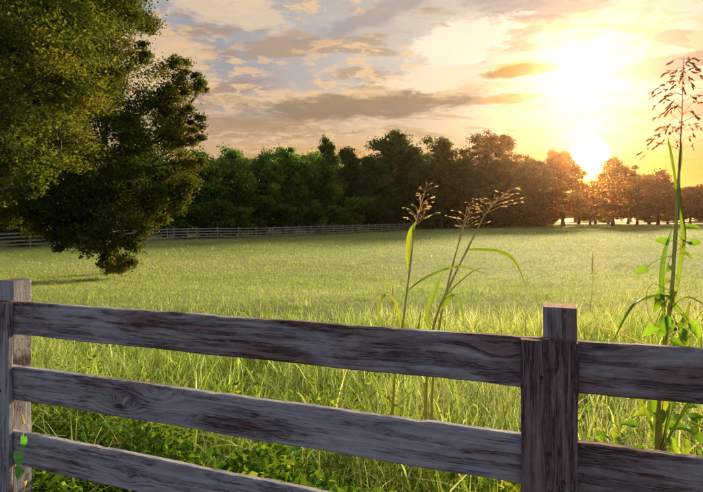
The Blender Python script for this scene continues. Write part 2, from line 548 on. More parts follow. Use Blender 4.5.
def build_grass():
    sets = []
    # rank growth along the near fence
    x, y = scatter(90000, 1.2, 7.5, .85, 1.0)
    ok = (y > fence_y(x) + .10)
    x, y = keep(ok & (x > -8), x, y)
    cl = vnoise(x, y, 1.5, 1) * .6 + vnoise(x, y, 4.0, 2) * .4
    d = y - fence_y(x)
    ok = rng.uniform(0, 1, len(x)) < (.35 + .9 * cl) * (1 - .78 * (1 - sstep(.55, 1.25, d)) * (1 - sstep(.0, .7, x)))
    x, y, cl, d = keep(ok, x, y, cl, d)
    n = len(x)
    tall = sstep(-.9, .8, x)                      # higher and yellower towards the post
    h = (.16 + .30 * cl + .10 * rng.uniform(-1, 1, n)) * (1.05 - .25 * sstep(2.0, 5.0, d)) + .06 * tall
    h = np.maximum(h, .06)
    w = rng.uniform(.0035, .0085, n)
    bend = rng.uniform(.15, 1.05, n)
    tint = np.clip(.36 + .30 * (vnoise(x, y, .9, 5) - .5) + .16 * sstep(.3, 2.2, d) + rng.normal(0, .17, n) + .10 * tall - .22 * (1 - sstep(.5, 1.4, d)) * (1 - .6 * tall), 0, 1)  # shade behind the low rails put into the tint: darker close to the fence
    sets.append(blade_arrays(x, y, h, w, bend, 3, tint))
    # some long arching blades there
    x, y = scatter(4600, 1.6, 6.5, .8, .8)
    x, y = keep(y > fence_y(x) + .14, x, y); n = len(x)
    sets.append(blade_arrays(x, y, rng.uniform(.35, .72, n) * (.85 + .3 * sstep(-.5, .6, x)), rng.uniform(.008, .017, n), rng.uniform(.4, 1.1, n), 6,
                             np.clip(rng.normal(.42, .2, n), 0, 1)))
    # middle distance
    x, y = scatter(130000, 6.6, 20.5, .85, 1)
    cl = vnoise(x, y, .8, 7) * .6 + vnoise(x, y, 2.5, 8) * .4
    n = len(x)
    h = .07 + .12 * cl + .05 * rng.uniform(-1, 1, n)
    tint = np.clip(.57 + .35 * (vnoise(x, y, .25, 9) - .5) + .2 * (vnoise(x, y * 2, .9, 19) - .5) + .2 * (cl - .5) + rng.normal(0, .11, n), 0, 1)
    sets.append(blade_arrays(x, y, h, rng.uniform(.005, .010, n), rng.uniform(.6, 1.9, n), 2, tint))
    # taller tussocks scattered over the pasture
    cx, cy = scatter(420, 6, 45, .8, 1)
    k = 26
    x = (cx[:, None] + rng.normal(0, .10, (420, k)) * (1 + cy[:, None] * .02)).ravel(); y = (cy[:, None] + rng.normal(0, .10, (420, k))).ravel()
    n = len(x)
    ht = np.repeat(rng.uniform(.14, .34, 420), k) * rng.uniform(.5, 1.1, n)
    tint = np.clip(np.repeat(rng.uniform(.2, .62, 420), k) + rng.normal(0, .1, n), 0, 1)
    sets.append(blade_arrays(x, y, ht, rng.uniform(.006, .013, n), rng.uniform(.1, .8, n), 2, tint))
    # far
    x, y = scatter(240000, 19, 62, .82, 2)
    cl = vnoise(x, y, .45, 11) * .6 + vnoise(x, y, 1.6, 12) * .4
    n = len(x)
    h = .06 + .12 * cl
    tint = np.clip(.55 + .40 * (vnoise(x, y, .12, 13) - .5) + .2 * (vnoise(x * .6, y * 1.4, .5, 23) - .5) + .15 * (cl - .5) + rng.normal(0, .10, n), 0, 1)
    sets.append(blade_arrays(x, y, h, rng.uniform(.013, .024, n), rng.uniform(.5, 1.8, n), 1, tint))
    x, y = scatter(160000, 60, 185, .8, 4)
    cl = vnoise(x, y, .2, 15) * .6 + vnoise(x, y, .7, 16) * .4
    n = len(x)
    tint = np.clip(.56 + .4 * (vnoise(x, y, .05, 17) - .5) + .4 * (cl - .5) + rng.normal(0, .1, n), 0, 1)
    sets.append(blade_arrays(x, y, .12 + .20 * cl, rng.uniform(.04, .10, n), rng.uniform(.5, 2.0, n), 1, tint))
    V = np.concatenate([s[0] for s in sets])
    o = 0; Qs = []
    for s in sets:
        Qs.append(s[1] + o); o += len(s[0])
    me = quads_mesh('pasture_grass', V, np.concatenate(Qs), np.concatenate([s[2] for s in sets]))
    tag(link('pasture_grass', me, M_grass), 'soft yellow green grass covering the pasture', 'grass', kind='stuff')


def leaf_quads(P, size, tint, flat=0.0, aspect=.55, fold=.12):
    """diamond leaves at points P"""
    n = len(P)
    u = rng.normal(0, 1, (n, 3)); u[:, 2] *= (1 - flat)
    u /= np.linalg.norm(u, axis=1)[:, None]
    r = rng.normal(0, 1, (n, 3)); r[:, 2] *= (1 - flat * .8)
    w = np.cross(u, r); 
    if flat > 0:
        w[:, 2] *= (1 - flat)
    w /= np.linalg.norm(w, axis=1)[:, None] + 1e-9
    nn = np.cross(u, w)
    s = size[:, None]
    V = np.empty((n, 4, 3))
    V[:, 0] = P - u * s * .5
    V[:, 1] = P + w * s * aspect * .5 + nn * s * fold
    V[:, 2] = P + u * s * .5
    V[:, 3] = P - w * s * aspect * .5 + nn * s * fold
    Q = np.arange(n * 4).reshape(n, 4)
    return V.reshape(-1, 3), Q, tint


def build_weeds():
    # low broad leaved growth among the grass by the near fence: nobody could count it
    x, y = scatter(80000, 1.5, 6.5, .85, .8)
    d = y - fence_y(x)
    cl = vnoise(x, y, 1.3, 31) * .65 + vnoise(x, y, 3.6, 32) * .35
    ok = (d > .16) & (rng.uniform(0, 1, len(x)) < np.clip((cl - .30) * 4, 0, 1) * (1 - .85 * sstep(.9, 3.0, d)))
    x, y, d, cl = keep(ok, x, y, d, cl)
    n = len(x)
    top = .10 + .42 * (cl - .3)
    z = hgt(x, y) + top * rng.uniform(.15, 1.0, n) ** .7
    # thick leafy strip right behind the low rails
    m = 34000
    sx = rng.uniform(-2.9, 1.6, m); sd = .12 + np.abs(rng.normal(0, .62, m))
    ck = vnoise(sx, sd, 3.2, 41)
    g0 = rng.uniform(0, 1, m) < np.clip((ck - .22) * 3, 0, 1)
    sx, sd, ck = keep(g0, sx, sd, ck)
    sy = fence_y(sx) + sd
    sz = hgt(sx, sy) + (.10 + .42 * ck) * rng.uniform(.1, 1, len(sx)) ** .6
    x = np.concatenate([x, sx]); y = np.concatenate([y, sy]); z = np.concatenate([z, sz]); d = np.concatenate([d, sd]); n = len(x)
    P = np.stack([x, y, z], -1)
    tint = np.clip(rng.normal(.34, .22, n) + .40 * sstep(.6, 2.5, d) + .3 * sstep(-.3, .8, x), 0, 1)  # shade at the fence foot put into the leaf tint, deepest on the left
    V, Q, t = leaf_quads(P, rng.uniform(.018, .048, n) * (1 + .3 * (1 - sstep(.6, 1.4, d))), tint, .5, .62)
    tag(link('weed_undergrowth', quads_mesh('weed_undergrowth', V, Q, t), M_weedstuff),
        'tangled low leafy weeds growing through the grass along the near fence', 'weeds', kind='stuff')


build_grass()
build_weeds()


# ------------------------------------------------------------------ near fence
def plank(L, W, T, seed, nl=60, warp=.0022, chip=.003, bev=.004):
    """a sawn board along local X, width along Z, thickness along Y, with worn, wavering edges"""
    r = random.Random(seed)
    bm = bmesh.new()
    prof = []
    hw, ht = W / 2, T / 2
    for (py, pz) in ((-ht, -hw + bev), (-ht, -hw * .5), (-ht, 0), (-ht, hw * .5), (-ht, hw - bev), (-ht + bev, hw), (ht - bev, hw),
                     (ht, hw - bev), (ht, 0), (ht, -hw + bev), (ht - bev, -hw), (-ht + bev, -hw)):
        prof.append((py, pz))
    ph = [r.uniform(0, 6.28) for _ in range(8)]
    rings = []
    for i in range(nl + 1):
        x = -L / 2 + L * i / nl
        wav = warp * (math.sin(x * 1.7 + ph[0]) + .4 * math.sin(x * 5.3 + ph[1]))
        et = chip * (.5 * math.sin(x * 13 + ph[2]) * math.sin(x * 3.1 + ph[3]) + r.uniform(-.35, .35))
        if r.random() < .09:
            et -= chip * r.uniform(.5, 1.5)
        eb = chip * (.5 * math.sin(x * 11 + ph[4]) + r.uniform(-.35, .35))
        ring = []
        for k, (py, pz) in enumerate(prof):
            e = et if pz > hw * .8 else (eb if pz < -hw * .8 else 0)
            ring.append(bm.verts.new((x, py + wav * .5 + (r.uniform(-.0006, .0006)), pz + e + wav * .35)))
        rings.append(ring)
    n = len(prof)
    for a, b in zip(rings[:-1], rings[1:]):
        for k in range(n):
            bm.faces.new((a[k], b[k], b[(k + 1) % n], a[(k + 1) % n]))
    bm.faces.new(rings[0]); bm.faces.new(list(reversed(rings[-1])))
    bmesh.ops.recalc_face_normals(bm, faces=bm.faces[:])
    me = bpy.data.meshes.new('board'); bm.to_mesh(me); bm.free()
    return me


def along(t, off, z):
    return F0 + FD * t + FN * off + Vector((0, 0, z))


RAIL_H, RAIL_T, GAP = .142, .026, .28
TOP_Z = 1.2005
POST_T = [-2.86, -.600, 1.672, 3.94]


def build_near_fence():
    root = thing('board_fence', along(POST_T[1], .09, 0), 'weathered grey plank fence with square posts beside the tall weeds', 'fence')
    ang = math.atan2(-FD.y, -FD.x)                  # local X runs to the right
    inv = Matrix.Translation(-root.location)

    def put(name, me, loc, rot, shade, lab=None):
        o = link(name, me, M_wood, root)
        o.matrix_world = inv @ Matrix.Translation(loc) @ rot
        o.matrix_local = inv @ Matrix.Translation(loc) @ rot
        o.color = (shade, 0, 0, 1)
        if lab: o['label'] = lab
        return o
    RZ = Matrix.Rotation(ang, 4, 'Z')
    slope = math.atan(-RS)                          # rails rise to the right
    reds = {0: (.62, .60, .6, .6), 1: (.48, .33, .30, .35), 2: (.3, .3, .3, .3)}
    for s in range(3):
        ta, tb = POST_T[s], POST_T[s + 1]
        mid, L = (ta + tb) / 2, abs(tb - ta) - .006
        for k in range(4):
            z = TOP_Z - GAP * k - RAIL_H / 2 + RS * mid
            put('rail', plank(L, RAIL_H, RAIL_T, 10 * s + k), along(mid, .013, z),
                RZ @ Matrix.Rotation(-slope, 4, 'Y'), reds[s][k])
    boards = []
    for i, t in enumerate(POST_T):
        # upright face board nailed over the rail ends, then the post behind
        L = TOP_Z - .02 + RS * t
        RV = RZ @ Matrix.Rotation(R(-90), 4, 'Y')
        red = (.6, .86, .28, .3)[i]
        fb = put('face_board', plank(L, .148, .026, 70 + i, 30, .003, .003), along(t + (.006, .006, -.042, .006)[i], -.0135, L / 2 + .018), RV @ Matrix.Rotation(0, 4, 'X'), red)
        boards.append(fb)
        pl = TOP_Z + .085 + RS * t + .3
        p = put('post', plank(pl, .090, .090, 90 + i, 30, .003, .0025, .005), along(t - .024, .073, pl / 2 - .3), RV @ Matrix.Rotation(R(random.uniform(-2, 2)), 4, 'X'), (.95, .55, .35, .3)[i])
    # nails
    bm = bmesh.new()
    bmesh.ops.create_cone(bm, cap_ends=True, segments=8, radius1=.0058, radius2=.005, depth=.006)
    nail = bpy.data.meshes.new('nail'); bm.to_mesh(nail); bm.free()
    r = random.Random(3)
    for i, t in enumerate(POST_T):
        for k in range(4):
            for q in (-1, 1):
                z = TOP_Z - GAP * k - RAIL_H / 2 + RS * t + q * .034 + r.uniform(-.008, .008)
                o = link('nail', nail, M_nail, boards[i])
                o.matrix_local = boards[i].matrix_local.inverted() @ inv @ Matrix.Translation(along(t + (-.042 if i == 2 else 0) + r.uniform(-.035, .035), -.0275, z)) @ RZ @ Matrix.Rotation(R(90), 4, 'X')


build_near_fence()


# ------------------------------------------------------------------ far fence
def build_far_fence():
    pts = [Vector(p) for p in ((-40, 36, 0), (-31, 38.5, 0), (-25.5, 47, 0), (-20.5, 56.5, 0), (-12.2, 63.5, 0), (-3, 76, 0), (6, 91, 0), (15.5, 110, 0), (22, 128, 0))]
    C = curve(pts, 400)
    dist = [0]
    for a, b in zip(C[:-1], C[1:]):
        dist.append(dist[-1] + (b - a).length)
    step, P, want = 2.6, [], 0
    for c, dd in zip(C, dist):
        if dd >= want:
            P.append(Vector((c.x, c.y, float(hgt(c.x, c.y))))); want += step
    root = thing('board_fence', P[0], 'long pale grey board fence along the foot of the treeline', 'fence')
    inv = -P[0]

    def box(name, lx, ly, lz):
        bm = bmesh.new(); bmesh.ops.create_cube(bm, size=1)
        bmesh.ops.scale(bm, vec=(lx, ly, lz), verts=bm.verts[:])
        bmesh.ops.bevel(bm, geom=bm.edges[:], offset=.008, segments=1, affect='EDGES')
        me = bpy.data.meshes.new(name); bm.to_mesh(me); bm.free(); return me
    pm = box('post', .13, .13, 1.75); rm = box('rail', 1, .035, .125)
    r = random.Random(8)
    for a in P:
        o = link('post', pm, M_farwood, root, a + inv + Vector((0, 0, .575)))
        o.rotation_euler = (r.uniform(-.02, .02), r.uniform(-.02, .02), r.uniform(0, .3))
    for a, b in zip(P[:-1], P[1:]):
        d = b - a
        nrm = Vector((d.y, -d.x, 0)).normalized() * .085
        for k in range(4):
            o = link('rail', rm, M_farwood, root, (a + b) / 2 + inv + nrm + Vector((0, 0, 1.26 - k * .31 + r.uniform(-.015, .015))))
            o.rotation_euler = (0, -math.asin(d.z / d.length), math.atan2(d.y, d.x))
            o.scale = (d.length - .01, 1, 1)


build_far_fence()


# ------------------------------------------------------------------ trees
def crown_from_lobes(lobes, nclump, nleaf, size, flat=.25, clump=.3, tint0=.45, shell=.45):
    """lobes: (x,y,z,rx,ry,rz). leaves gathered in clumps over each lobe -> V,Q,tint and clump centres"""
    P, T, S = [], [], []
    cc = []
    vol = np.array([l[3] * l[4] + l[3] * l[5] + l[4] * l[5] for l in lobes])
    share = vol / vol.sum()
    for l, s in zip(lobes, share):
        k = max(3, int(nclump * s))
        c = np.array(l[:3]); r = np.array(l[3:6])
        d = rng.normal(0, 1, (k, 3)); d /= np.linalg.norm(d, axis=1)[:, None]
        rad = shell + (1 - shell) * rng.uniform(0, 1, k) ** .6
        cen = c + d * r * rad[:, None]
        cc.append(cen)
        tc = rng.normal(0, .2, k) + .7 * (vnoise(cen[:, 0] + cen[:, 1] * .4, cen[:, 2], .55, 3) - .5)
        m = max(4, int(nleaf * s / k))
        rr = float(r.mean()) * clump * rng.uniform(.55, 1.35, k)
        g = rng.normal(0, 1, (k, m, 3)) * np.array([1.15, 1.15, .75])
        pos = cen[:, None, :] + g * rr[:, None, None] * .62
        P.append(pos.reshape(-1, 3))
        T.append((tint0 + tc[:, None] + rng.normal(0, .16, (k, m))).ravel())
        S.append(np.full(k * m, size))
    P = np.concatenate(P); T = np.clip(np.concatenate(T), 0, 1)
    S = np.concatenate(S) * rng.uniform(.65, 1.35, len(P))
    V, Q, T = leaf_quads(P, S, T, flat, .6)
    return V, Q, T, cc


def limbs(base, top, r0, lobes, cc, twigs=3, wob=.15, rr=random.Random(1)):
    """trunk with root flare, limbs to the lobes, twigs to clumps"""
    parts = []
    b, t = Vector(base), Vector(top)
    H = (t - b).length
    pts, rad = [], []
    for i in range(9):
        f = i / 8
        p = b.lerp(t, f) + Vector((rr.uniform(-wob, wob) * f, rr.uniform(-wob, wob) * f, 0))
        pts.append(p); rad.append(r0 * (1 - .78 * f) * (1 + .55 * math.exp(-f * 14)))
    parts.append(tube(pts, rad, 9))
    for l, cen in zip(lobes, cc):
        c = Vector(l[:3])
        f = min(max((c.z - b.z) / H * .62, .25), .95)
        k = f * 8; i = min(int(k), 7)
        s = pts[i].lerp(pts[i + 1], k - i)
        rs = r0 * (1 - .78 * f) * .5
        mid = s.lerp(c, .5) + Vector((rr.uniform(-1, 1), rr.uniform(-1, 1), rr.uniform(.2, 1))) * (c - s).length * .12
        cv = curve([s, mid, c], 6)
        parts.append(tube(cv, [rs * (1 - .8 * q / 5) + .004 for q in range(6)], 6))
        for q in range(twigs):
            e = Vector(cen[rr.randrange(len(cen))])
            m2 = c.lerp(e, .5) + Vector((rr.uniform(-1, 1), rr.uniform(-1, 1), rr.uniform(0, 1))) * .12 * (e - c).length
            parts.append(tube(curve([cv[3 + rr.randrange(3)], m2, e], 4), [rs * .28, rs * .2, rs * .13, rs * .05], 4))
    return join(parts)


SIZE = {}


def make_tree(name, loc, lobes, base, top, r0, nclump, nleaf, size, mat, label, group=None, flat=.25, clump=.3, tint0=.45, twigs=3, shell=.45):
    V, Q, T, cc = crown_from_lobes(lobes, nclump, nleaf, size, flat, clump, tint0, shell)
    root = thing(name, loc, label, 'tree', group)
    SIZE[name + label] = (float(np.percentile(V[:, 2], 99.7)), float(2 * np.percentile(np.hypot(V[:, 0], V[:, 1]), 97)))
    tv, tq = limbs(base, top, r0, lobes, cc, twigs)
    link('trunk', quads_mesh('trunk', tv, tq, None, True), M_bark, root)
    link('crown', quads_mesh('crown', V, Q, T), mat, root)
    return root


def lobes_px(lst, base):
    """lobes given as photo pixel, radius in pixels and distance -> local metres"""
    out = []
    for (px, py, rx, ry, dep) in lst:
        p = at(px, py, dep) - base
        s = dep / FPX
        out.append((p.x, p.y, p.z, rx * s, (rx + ry) / 2 * s * 1.1, ry * s))
    return out


def ground_at(px, dep):
    x = (px - CX) / FPX * dep
    return Vector((x, dep, float(hgt(x, dep))))


# big golden oak, trunk just out of the picture
b1 = ground_at(-75, 15.0)
make_tree('oak_tree', b1, lobes_px([
    (8, 25, 52, 42, 13.5), (58, 30, 46, 40, 14.6), (30, 88, 50, 44, 13.2), (-30, 60, 50, 60, 13), (-70, 10, 70, 60, 15), (72, 95, 32, 34, 14.8),
    (15, 150, 44, 36, 13.5), (60, 140, 30, 32, 15.0), (-40, 140, 50, 50, 14), (8, 188, 28, 24, 13.4), (-80, -70, 90, 60, 15), (20, -45, 70, 48, 15),
    (100, -30, 55, 40, 16), (-140, 40, 70, 70, 15), (-140, 120, 60, 50, 16), (95, 12, 40, 30, 16.5), (-60, 90, 60, 50, 17), (0, 60, 60, 60, 17)], b1),
    (0, 0, -.2), (.2, .3, 8.2), .42, 620, 130000, .10, M_oak,
    'big spreading oak with golden olive foliage, its branches hanging over the pasture edge', twigs=5, clump=.30, tint0=.48, shell=.5)

# darker oak behind it with the bough that hangs to the grass
b2 = ground_at(117, 23.5)
make_tree('oak_tree', b2, lobes_px([
    (128, 18, 26, 24, 22), (112, 60, 26, 26, 22.5), (90, 90, 30, 36, 23), (168, 92, 26, 28, 21.5), (186, 78, 15, 20, 21.5), (150, 130, 36, 30, 21.5), (182, 128, 18, 24, 21.5),
    (120, 150, 34, 34, 22), (176, 172, 22, 26, 22), (140, 185, 30, 26, 21.5), (105, 195, 26, 26, 22), (122, 225, 25, 24, 20.6), (115, 256, 17, 14, 20.2), (138, 238, 15, 18, 20.4), (102, 246, 16, 18, 20.2), (90, 222, 18, 20, 20.6), (70, 228, 22, 18, 20.8), (50, 222, 24, 18, 21), (82, 242, 16, 14, 20.6), (60, 240, 14, 12, 21), (25, 222, 24, 16, 21.4), (172, 200, 16, 16, 21.8), (198, 95, 9, 16, 21.6), (196, 135, 10, 16, 21.6), (100, 262, 10, 10, 20.2), (117, 264, 15, 10, 20.8), (128, 250, 13, 14, 20.2), (104, 232, 12, 22, 20.4), (82, 205, 26, 26, 20.8), (62, 190, 30, 30, 20.6), (40, 200, 28, 24, 20.6), (15, 205, 26, 20, 21), (160, 205, 18, 20, 22), (72, 225, 16, 14, 20.8), (192, 110, 10, 14, 21.5), (194, 160, 9, 14, 21.8),
    (70, 60, 50, 60, 25), (40, 120, 50, 40, 25), (75, 165, 36, 30, 24.5), (60, -10, 60, 40, 25), (20, 40, 50, 50, 26), (100, -20, 40, 30, 23), (142, 55, 12, 14, 22)], b2),
    (0, 0, -.2), (-.6, .2, 7.2), .24, 900, 165000, .125, M_oakd,
    'dark oak with one bough drooping almost to the grass', twigs=7, clump=.30, tint0=.56, shell=.45)


# prototypes for the treeline, all about 10 m high
def proto_lobes(kind, r):
    L = []
    if kind == 'bushy':
        for i in range(16):
            z = r.uniform(1.2, 9.0)
            rad = 3.3 * math.sqrt(max(.12, 1 - ((z - 4.2) / 5.4) ** 2))
            a = r.uniform(0, 6.28); q = rad * r.uniform(.45, .85) * (.55 if z > 8 else 1)
            s = r.uniform(.95, 1.6)
            L.append((q * math.cos(a), q * math.sin(a), z, s, s, s * .85))
        L += [(0, 0, 5, 2.2, 2.2, 3.2), (0, .1, 8.3, 1.4, 1.4, 1.1)]
    elif kind == 'round':
        for i in range(24):
            z = r.uniform(2.6, 9.2)
            rad = 3.2 * math.sqrt(max(.1, 1 - ((z - 6.2) / 3.9) ** 2))
            a = r.uniform(0, 6.28); q = rad * r.uniform(.4, .9) * (.5 if z > 8 else 1)
            s = r.uniform(.8, 1.45)
            L.append((q * math.cos(a), q * math.sin(a), z, s, s, s * .8))
        L += [(0, 0, 6.5, 1.8, 1.8, 1.8), (.1, 0, 8.4, 1.5, 1.5, 1.0)]
    elif kind == 'pine':
        for i in range(30):
            z = 5.0 + 4.6 * i / 29
            rad = (1.0 + 2.6 * math.sin((z - 4.4) / 5.8 * math.pi)) * r.uniform(.25, 1)
            a = i * 2.4 + r.uniform(-.5, .5)
            s = r.uniform(.75, 1.25)
            L.append((rad * math.cos(a), rad * math.sin(a), z, s * 1.3, s * 1.3, s * .5))
    elif kind == 'open':
        for i in range(30):
            z = r.uniform(1.7, 9.3)
            rad = 4.0 * math.sqrt(max(.1, 1 - ((z - 5.0) / 4.8) ** 2))
            a = r.uniform(0, 6.28); q = rad * r.uniform(.3, .9) * (.5 if z > 8 else 1)
            s = r.uniform(.8, 1.5)
            L.append((q * math.cos(a), q * math.sin(a), z, s, s, s * .7))
        L += [(0, 0, 8.3, 1.9, 1.9, 1.2), (0, 0, 6, 2.4, 2.4, 2)]
    elif kind == 'shrub':
        for i in range(9):
            z = r.uniform(.9, 8.4); a = r.uniform(0, 6.28); q = r.uniform(.3, 2.6) * math.sqrt(max(.1, 1 - (z / 10) ** 2))
            s = r.uniform(1.3, 2.2)
            L.append((q * math.cos(a), q * math.sin(a), z, s, s, s))
    return L


PROTO = {}
PSIZE = {}
SPEC = {  # kind, material, leaves, clumps, leaf size
    'bushy_green': ('bushy', M_green, 17000, 130, .34), 'bushy_green2': ('bushy', M_green, 17000, 130, .34),
    'bushy_dull': ('bushy', M_mid, 16000, 130, .34), 'bushy_dull2': ('bushy', M_mid, 16000, 130, .34),
    'round_dull': ('round', M_mid, 14000, 120, .30), 'round_dull2': ('round', M_mid, 14000, 120, .30),
    'pine': ('pine', M_pine, 16000, 190, .21),
    'open_sun': ('open', M_sunleaf, 18000, 150, .32), 'open_sun2': ('open', M_sunleaf, 18000, 150, .32),
    'shrub_green': ('shrub', M_green, 9000, 110, .45), 'shrub_dull': ('shrub', M_mid, 9000, 110, .45)}


def tree(spec, px, ytop, wpx, dep, label, group=None, name=None):
    kind, mat, nl, nc, sz = SPEC[spec]
    base = ground_at(px, dep)
    H = (HY - ytop) / FPX * dep + CAMZ - base.z
    W = wpx / FPX * dep
    if spec not in PROTO:
        r = random.Random(hash(spec) % 1 + len(PROTO) * 7 + 3)
        L = proto_lobes(kind, r)
        o = make_tree('tree', base, L, (0, 0, -.3), (r.uniform(-.3, .3), r.uniform(-.3, .3), 8.6), .24 if kind != 'pine' else .2,
                      nc, nl, sz, mat, label, group, twigs=2, clump=.40 if kind != 'pine' else .36, shell=.45)
        PROTO[spec] = o
        PSIZE[spec] = SIZE['tree' + label]
    else:
        o = copy_tree(PROTO[spec])
        o['label'] = label
        if 'group' in o: del o['group']
        if group: o['group'] = group
    o.name = name or {'bushy': 'broadleaf_tree', 'round': 'broadleaf_tree', 'pine': 'pine_tree', 'open': 'broadleaf_tree', 'shrub': 'shrub'}[kind]
    if kind == 'shrub': o['category'] = 'shrub'
    o.location = base
    rr = random.Random(int(px * 31 + dep * 7))
    o.rotation_euler = (0, 0, rr.uniform(0, 6.28))
    o.scale = (W / PSIZE[spec][1], W / PSIZE[spec][1], H / PSIZE[spec][0])
    return o


GB = 'green trees behind the far fence'
DB = 'dark trees of the far treeline'
BB = 'trees filling the wood behind the treeline'
SB = 'shrubs at the foot of the treeline'
# the wood, left to right
for px, yt, w, dep in ((-60, 100, 90, 46), (-10, 120, 80, 50), (40, 128, 80, 53), (85, 140, 70, 58), (130, 146, 66, 62), (165, 160, 55, 66)):
    tree('bushy_dull' if px % 2 else 'bushy_dull2', px, yt, w, dep, 'dim bushy tree behind the fence under the oaks', 'dim trees behind the oaks')
tree('bushy_green', 203, 153, 58, 64, 'bright green bushy tree behind the far fence beside the dark oak')
tree('bushy_green2', 234, 151, 52, 69, 'tall green tree beside the bright green bushy one behind the far fence')
tree('bushy_green', 264, 152, 46, 75, 'full green tree beside the tall green one behind the far fence', GB)
tree('bushy_green2', 292, 148, 50, 78, 'broadest green tree behind the far fence, near the slim pointed tree', GB)
tree('bushy_green', 317, 154, 46, 84, 'green tree in front of the slim pointed tree', GB)
tree('round_dull', 328, 139, 36, 98, 'slim tree whose pointed tip stands above its green neighbours')
tree('bushy_dull', 350, 150, 48, 92, 'dull green tree right beside the slim pointed one', DB)
tree('bushy_dull2', 371, 158, 46, 98, 'lower dull green tree between the slim pointed and the broad crowned trees', DB)
tree('round_dull2', 391, 134, 60, 104, 'tall broad crowned dark tree rising in the middle of the treeline')
tree('bushy_dull', 413, 160, 44, 108, 'dull green tree on the pine side of the broad crowned tree', DB)
tree('round_dull', 440, 138, 58, 114, 'tall round topped tree between the broad crowned tree and the pine')
tree('bushy_dull2', 432, 165, 44, 112, 'dull green tree in front of the tall round topped one', DB)
tree('bushy_dull', 464, 163, 44, 120, 'dark tree between the round topped tree and the pine', DB)
tree('pine', 493, 132, 62, 128, 'tall pine with a flat layered crown')
tree('bushy_dull2', 482, 172, 42, 126, 'low dark tree directly in front of the pine trunk', DB)
tree('bushy_dull', 508, 172, 42, 131, 'low dark tree on the sun side of the pine', DB)
tree('round_dull2', 530, 161, 50, 137, 'hazy round tree between the pine and the sunlit trees')
tree('open_sun', 563, 152, 52, 142, 'tall tree on the pine side of the sun, its crown glowing orange')
tree('open_sun2', 545, 176, 38, 146, 'small hazy tree below the glowing crown')
tree('open_sun', 590, 187, 30, 158, 'low tree in the gap right under the sun')
tree('open_sun2', 613, 159, 52, 150, 'broad tree just past the sun on the open field side')
tree('open_sun', 637, 176, 36, 160, 'hazy purple tree next to the broad one past the sun', 'hazy end trees')
tree('open_sun2', 658, 171, 44, 168, 'rounded hazy tree beside the seed head of the tallest stalk', 'hazy end trees')
tree('open_sun', 690, 187, 38, 182, 'low hazy tree behind the tallest stalk', 'hazy end trees')
for px, yt, w, dep in ((722, 178, 50, 178), (760, 170, 60, 170), (805, 165, 60, 165)):
    tree('open_sun2', px, yt, w, dep, 'hazy purple tree standing clear at the open end of the treeline', 'hazy end trees')
# second row fills the wood
rb = random.Random(21)
for i, px in enumerate(range(150, 545, 22)):
    dep = 66 + (px - 150) * .2 + 16
    tree(('bushy_dull', 'bushy_dull2', 'round_dull')[i % 3], px + rb.uniform(-6, 6), 158 + rb.uniform(-4, 10), 46, dep,
         'dusky tree half hidden in the second row of the wood', BB)
for i, px in enumerate(range(536, 800, 19)):
    tree(('bushy_dull', 'open_sun', 'bushy_dull2')[i % 3], px + rb.uniform(-5, 5), 187 + rb.uniform(-5, 5) + (8 if 575 < px < 600 else 0) + (5 if px > 660 else 0), 34, 186 + rb.uniform(-8, 12),
         'hazy tree of the back row behind the sunlit trees', 'back row behind the sunlit trees')
for i, px in enumerate(range(545, 860, 26)):
    tree(('shrub_dull', 'bushy_dull')[i % 2], px + rb.uniform(-8, 8), 201 + rb.uniform(-5, 4), 46, 270 + rb.uniform(-15, 25),
         'low distant tree on the horizon seen between the trunks', 'distant horizon trees')
for i, px in enumerate(range(-70, 190, 24)):
    tree('shrub_dull', px + rb.uniform(-6, 6), 188 + rb.uniform(-8, 8), 46, 55 + .09 * max(0, px) + rb.uniform(0, 6), 'dark undergrowth shrub behind the fence below the oaks', 'undergrowth below the oaks')
for i, px in enumerate(range(196, 545, 17)):
    tree('shrub_dull', px + rb.uniform(-5, 5), 199 + rb.uniform(-4, 5), 34, 66 + (px - 150) * .2 + 9, 'dusky shrub filling the shade between the trees of the wood', 'shrubs in the shade of the wood')
# shrubs along the fence foot
for px, yt, w, dep, s in ((186, 205, 34, 61, 0), (215, 200, 36, 63.5, 0), (240, 207, 30, 67, 0), (258, 196, 36, 71, 0), (283, 205, 32, 75, 0), (308, 200, 34, 79, 0),
                          (334, 206, 34, 84, 0), (356, 197, 34, 88, 0), (380, 203, 34, 95, 1), (404, 198, 34, 103, 1), (428, 200, 36, 110, 1), (452, 201, 36, 117, 1),
                          (476, 200, 38, 124, 1), (502, 201, 38, 130, 1), (526, 201, 36, 136, 1), (20, 205, 50, 46, 1), (75, 208, 44, 54, 1), (130, 206, 40, 60, 1)):
    tree('shrub_dull' if s else 'shrub_green', px, yt, w, dep,
         'dark rounded shrub at the foot of the treeline' if s else 'green shrub pressing against the far fence', SB if s else 'green shrubs at the far fence')


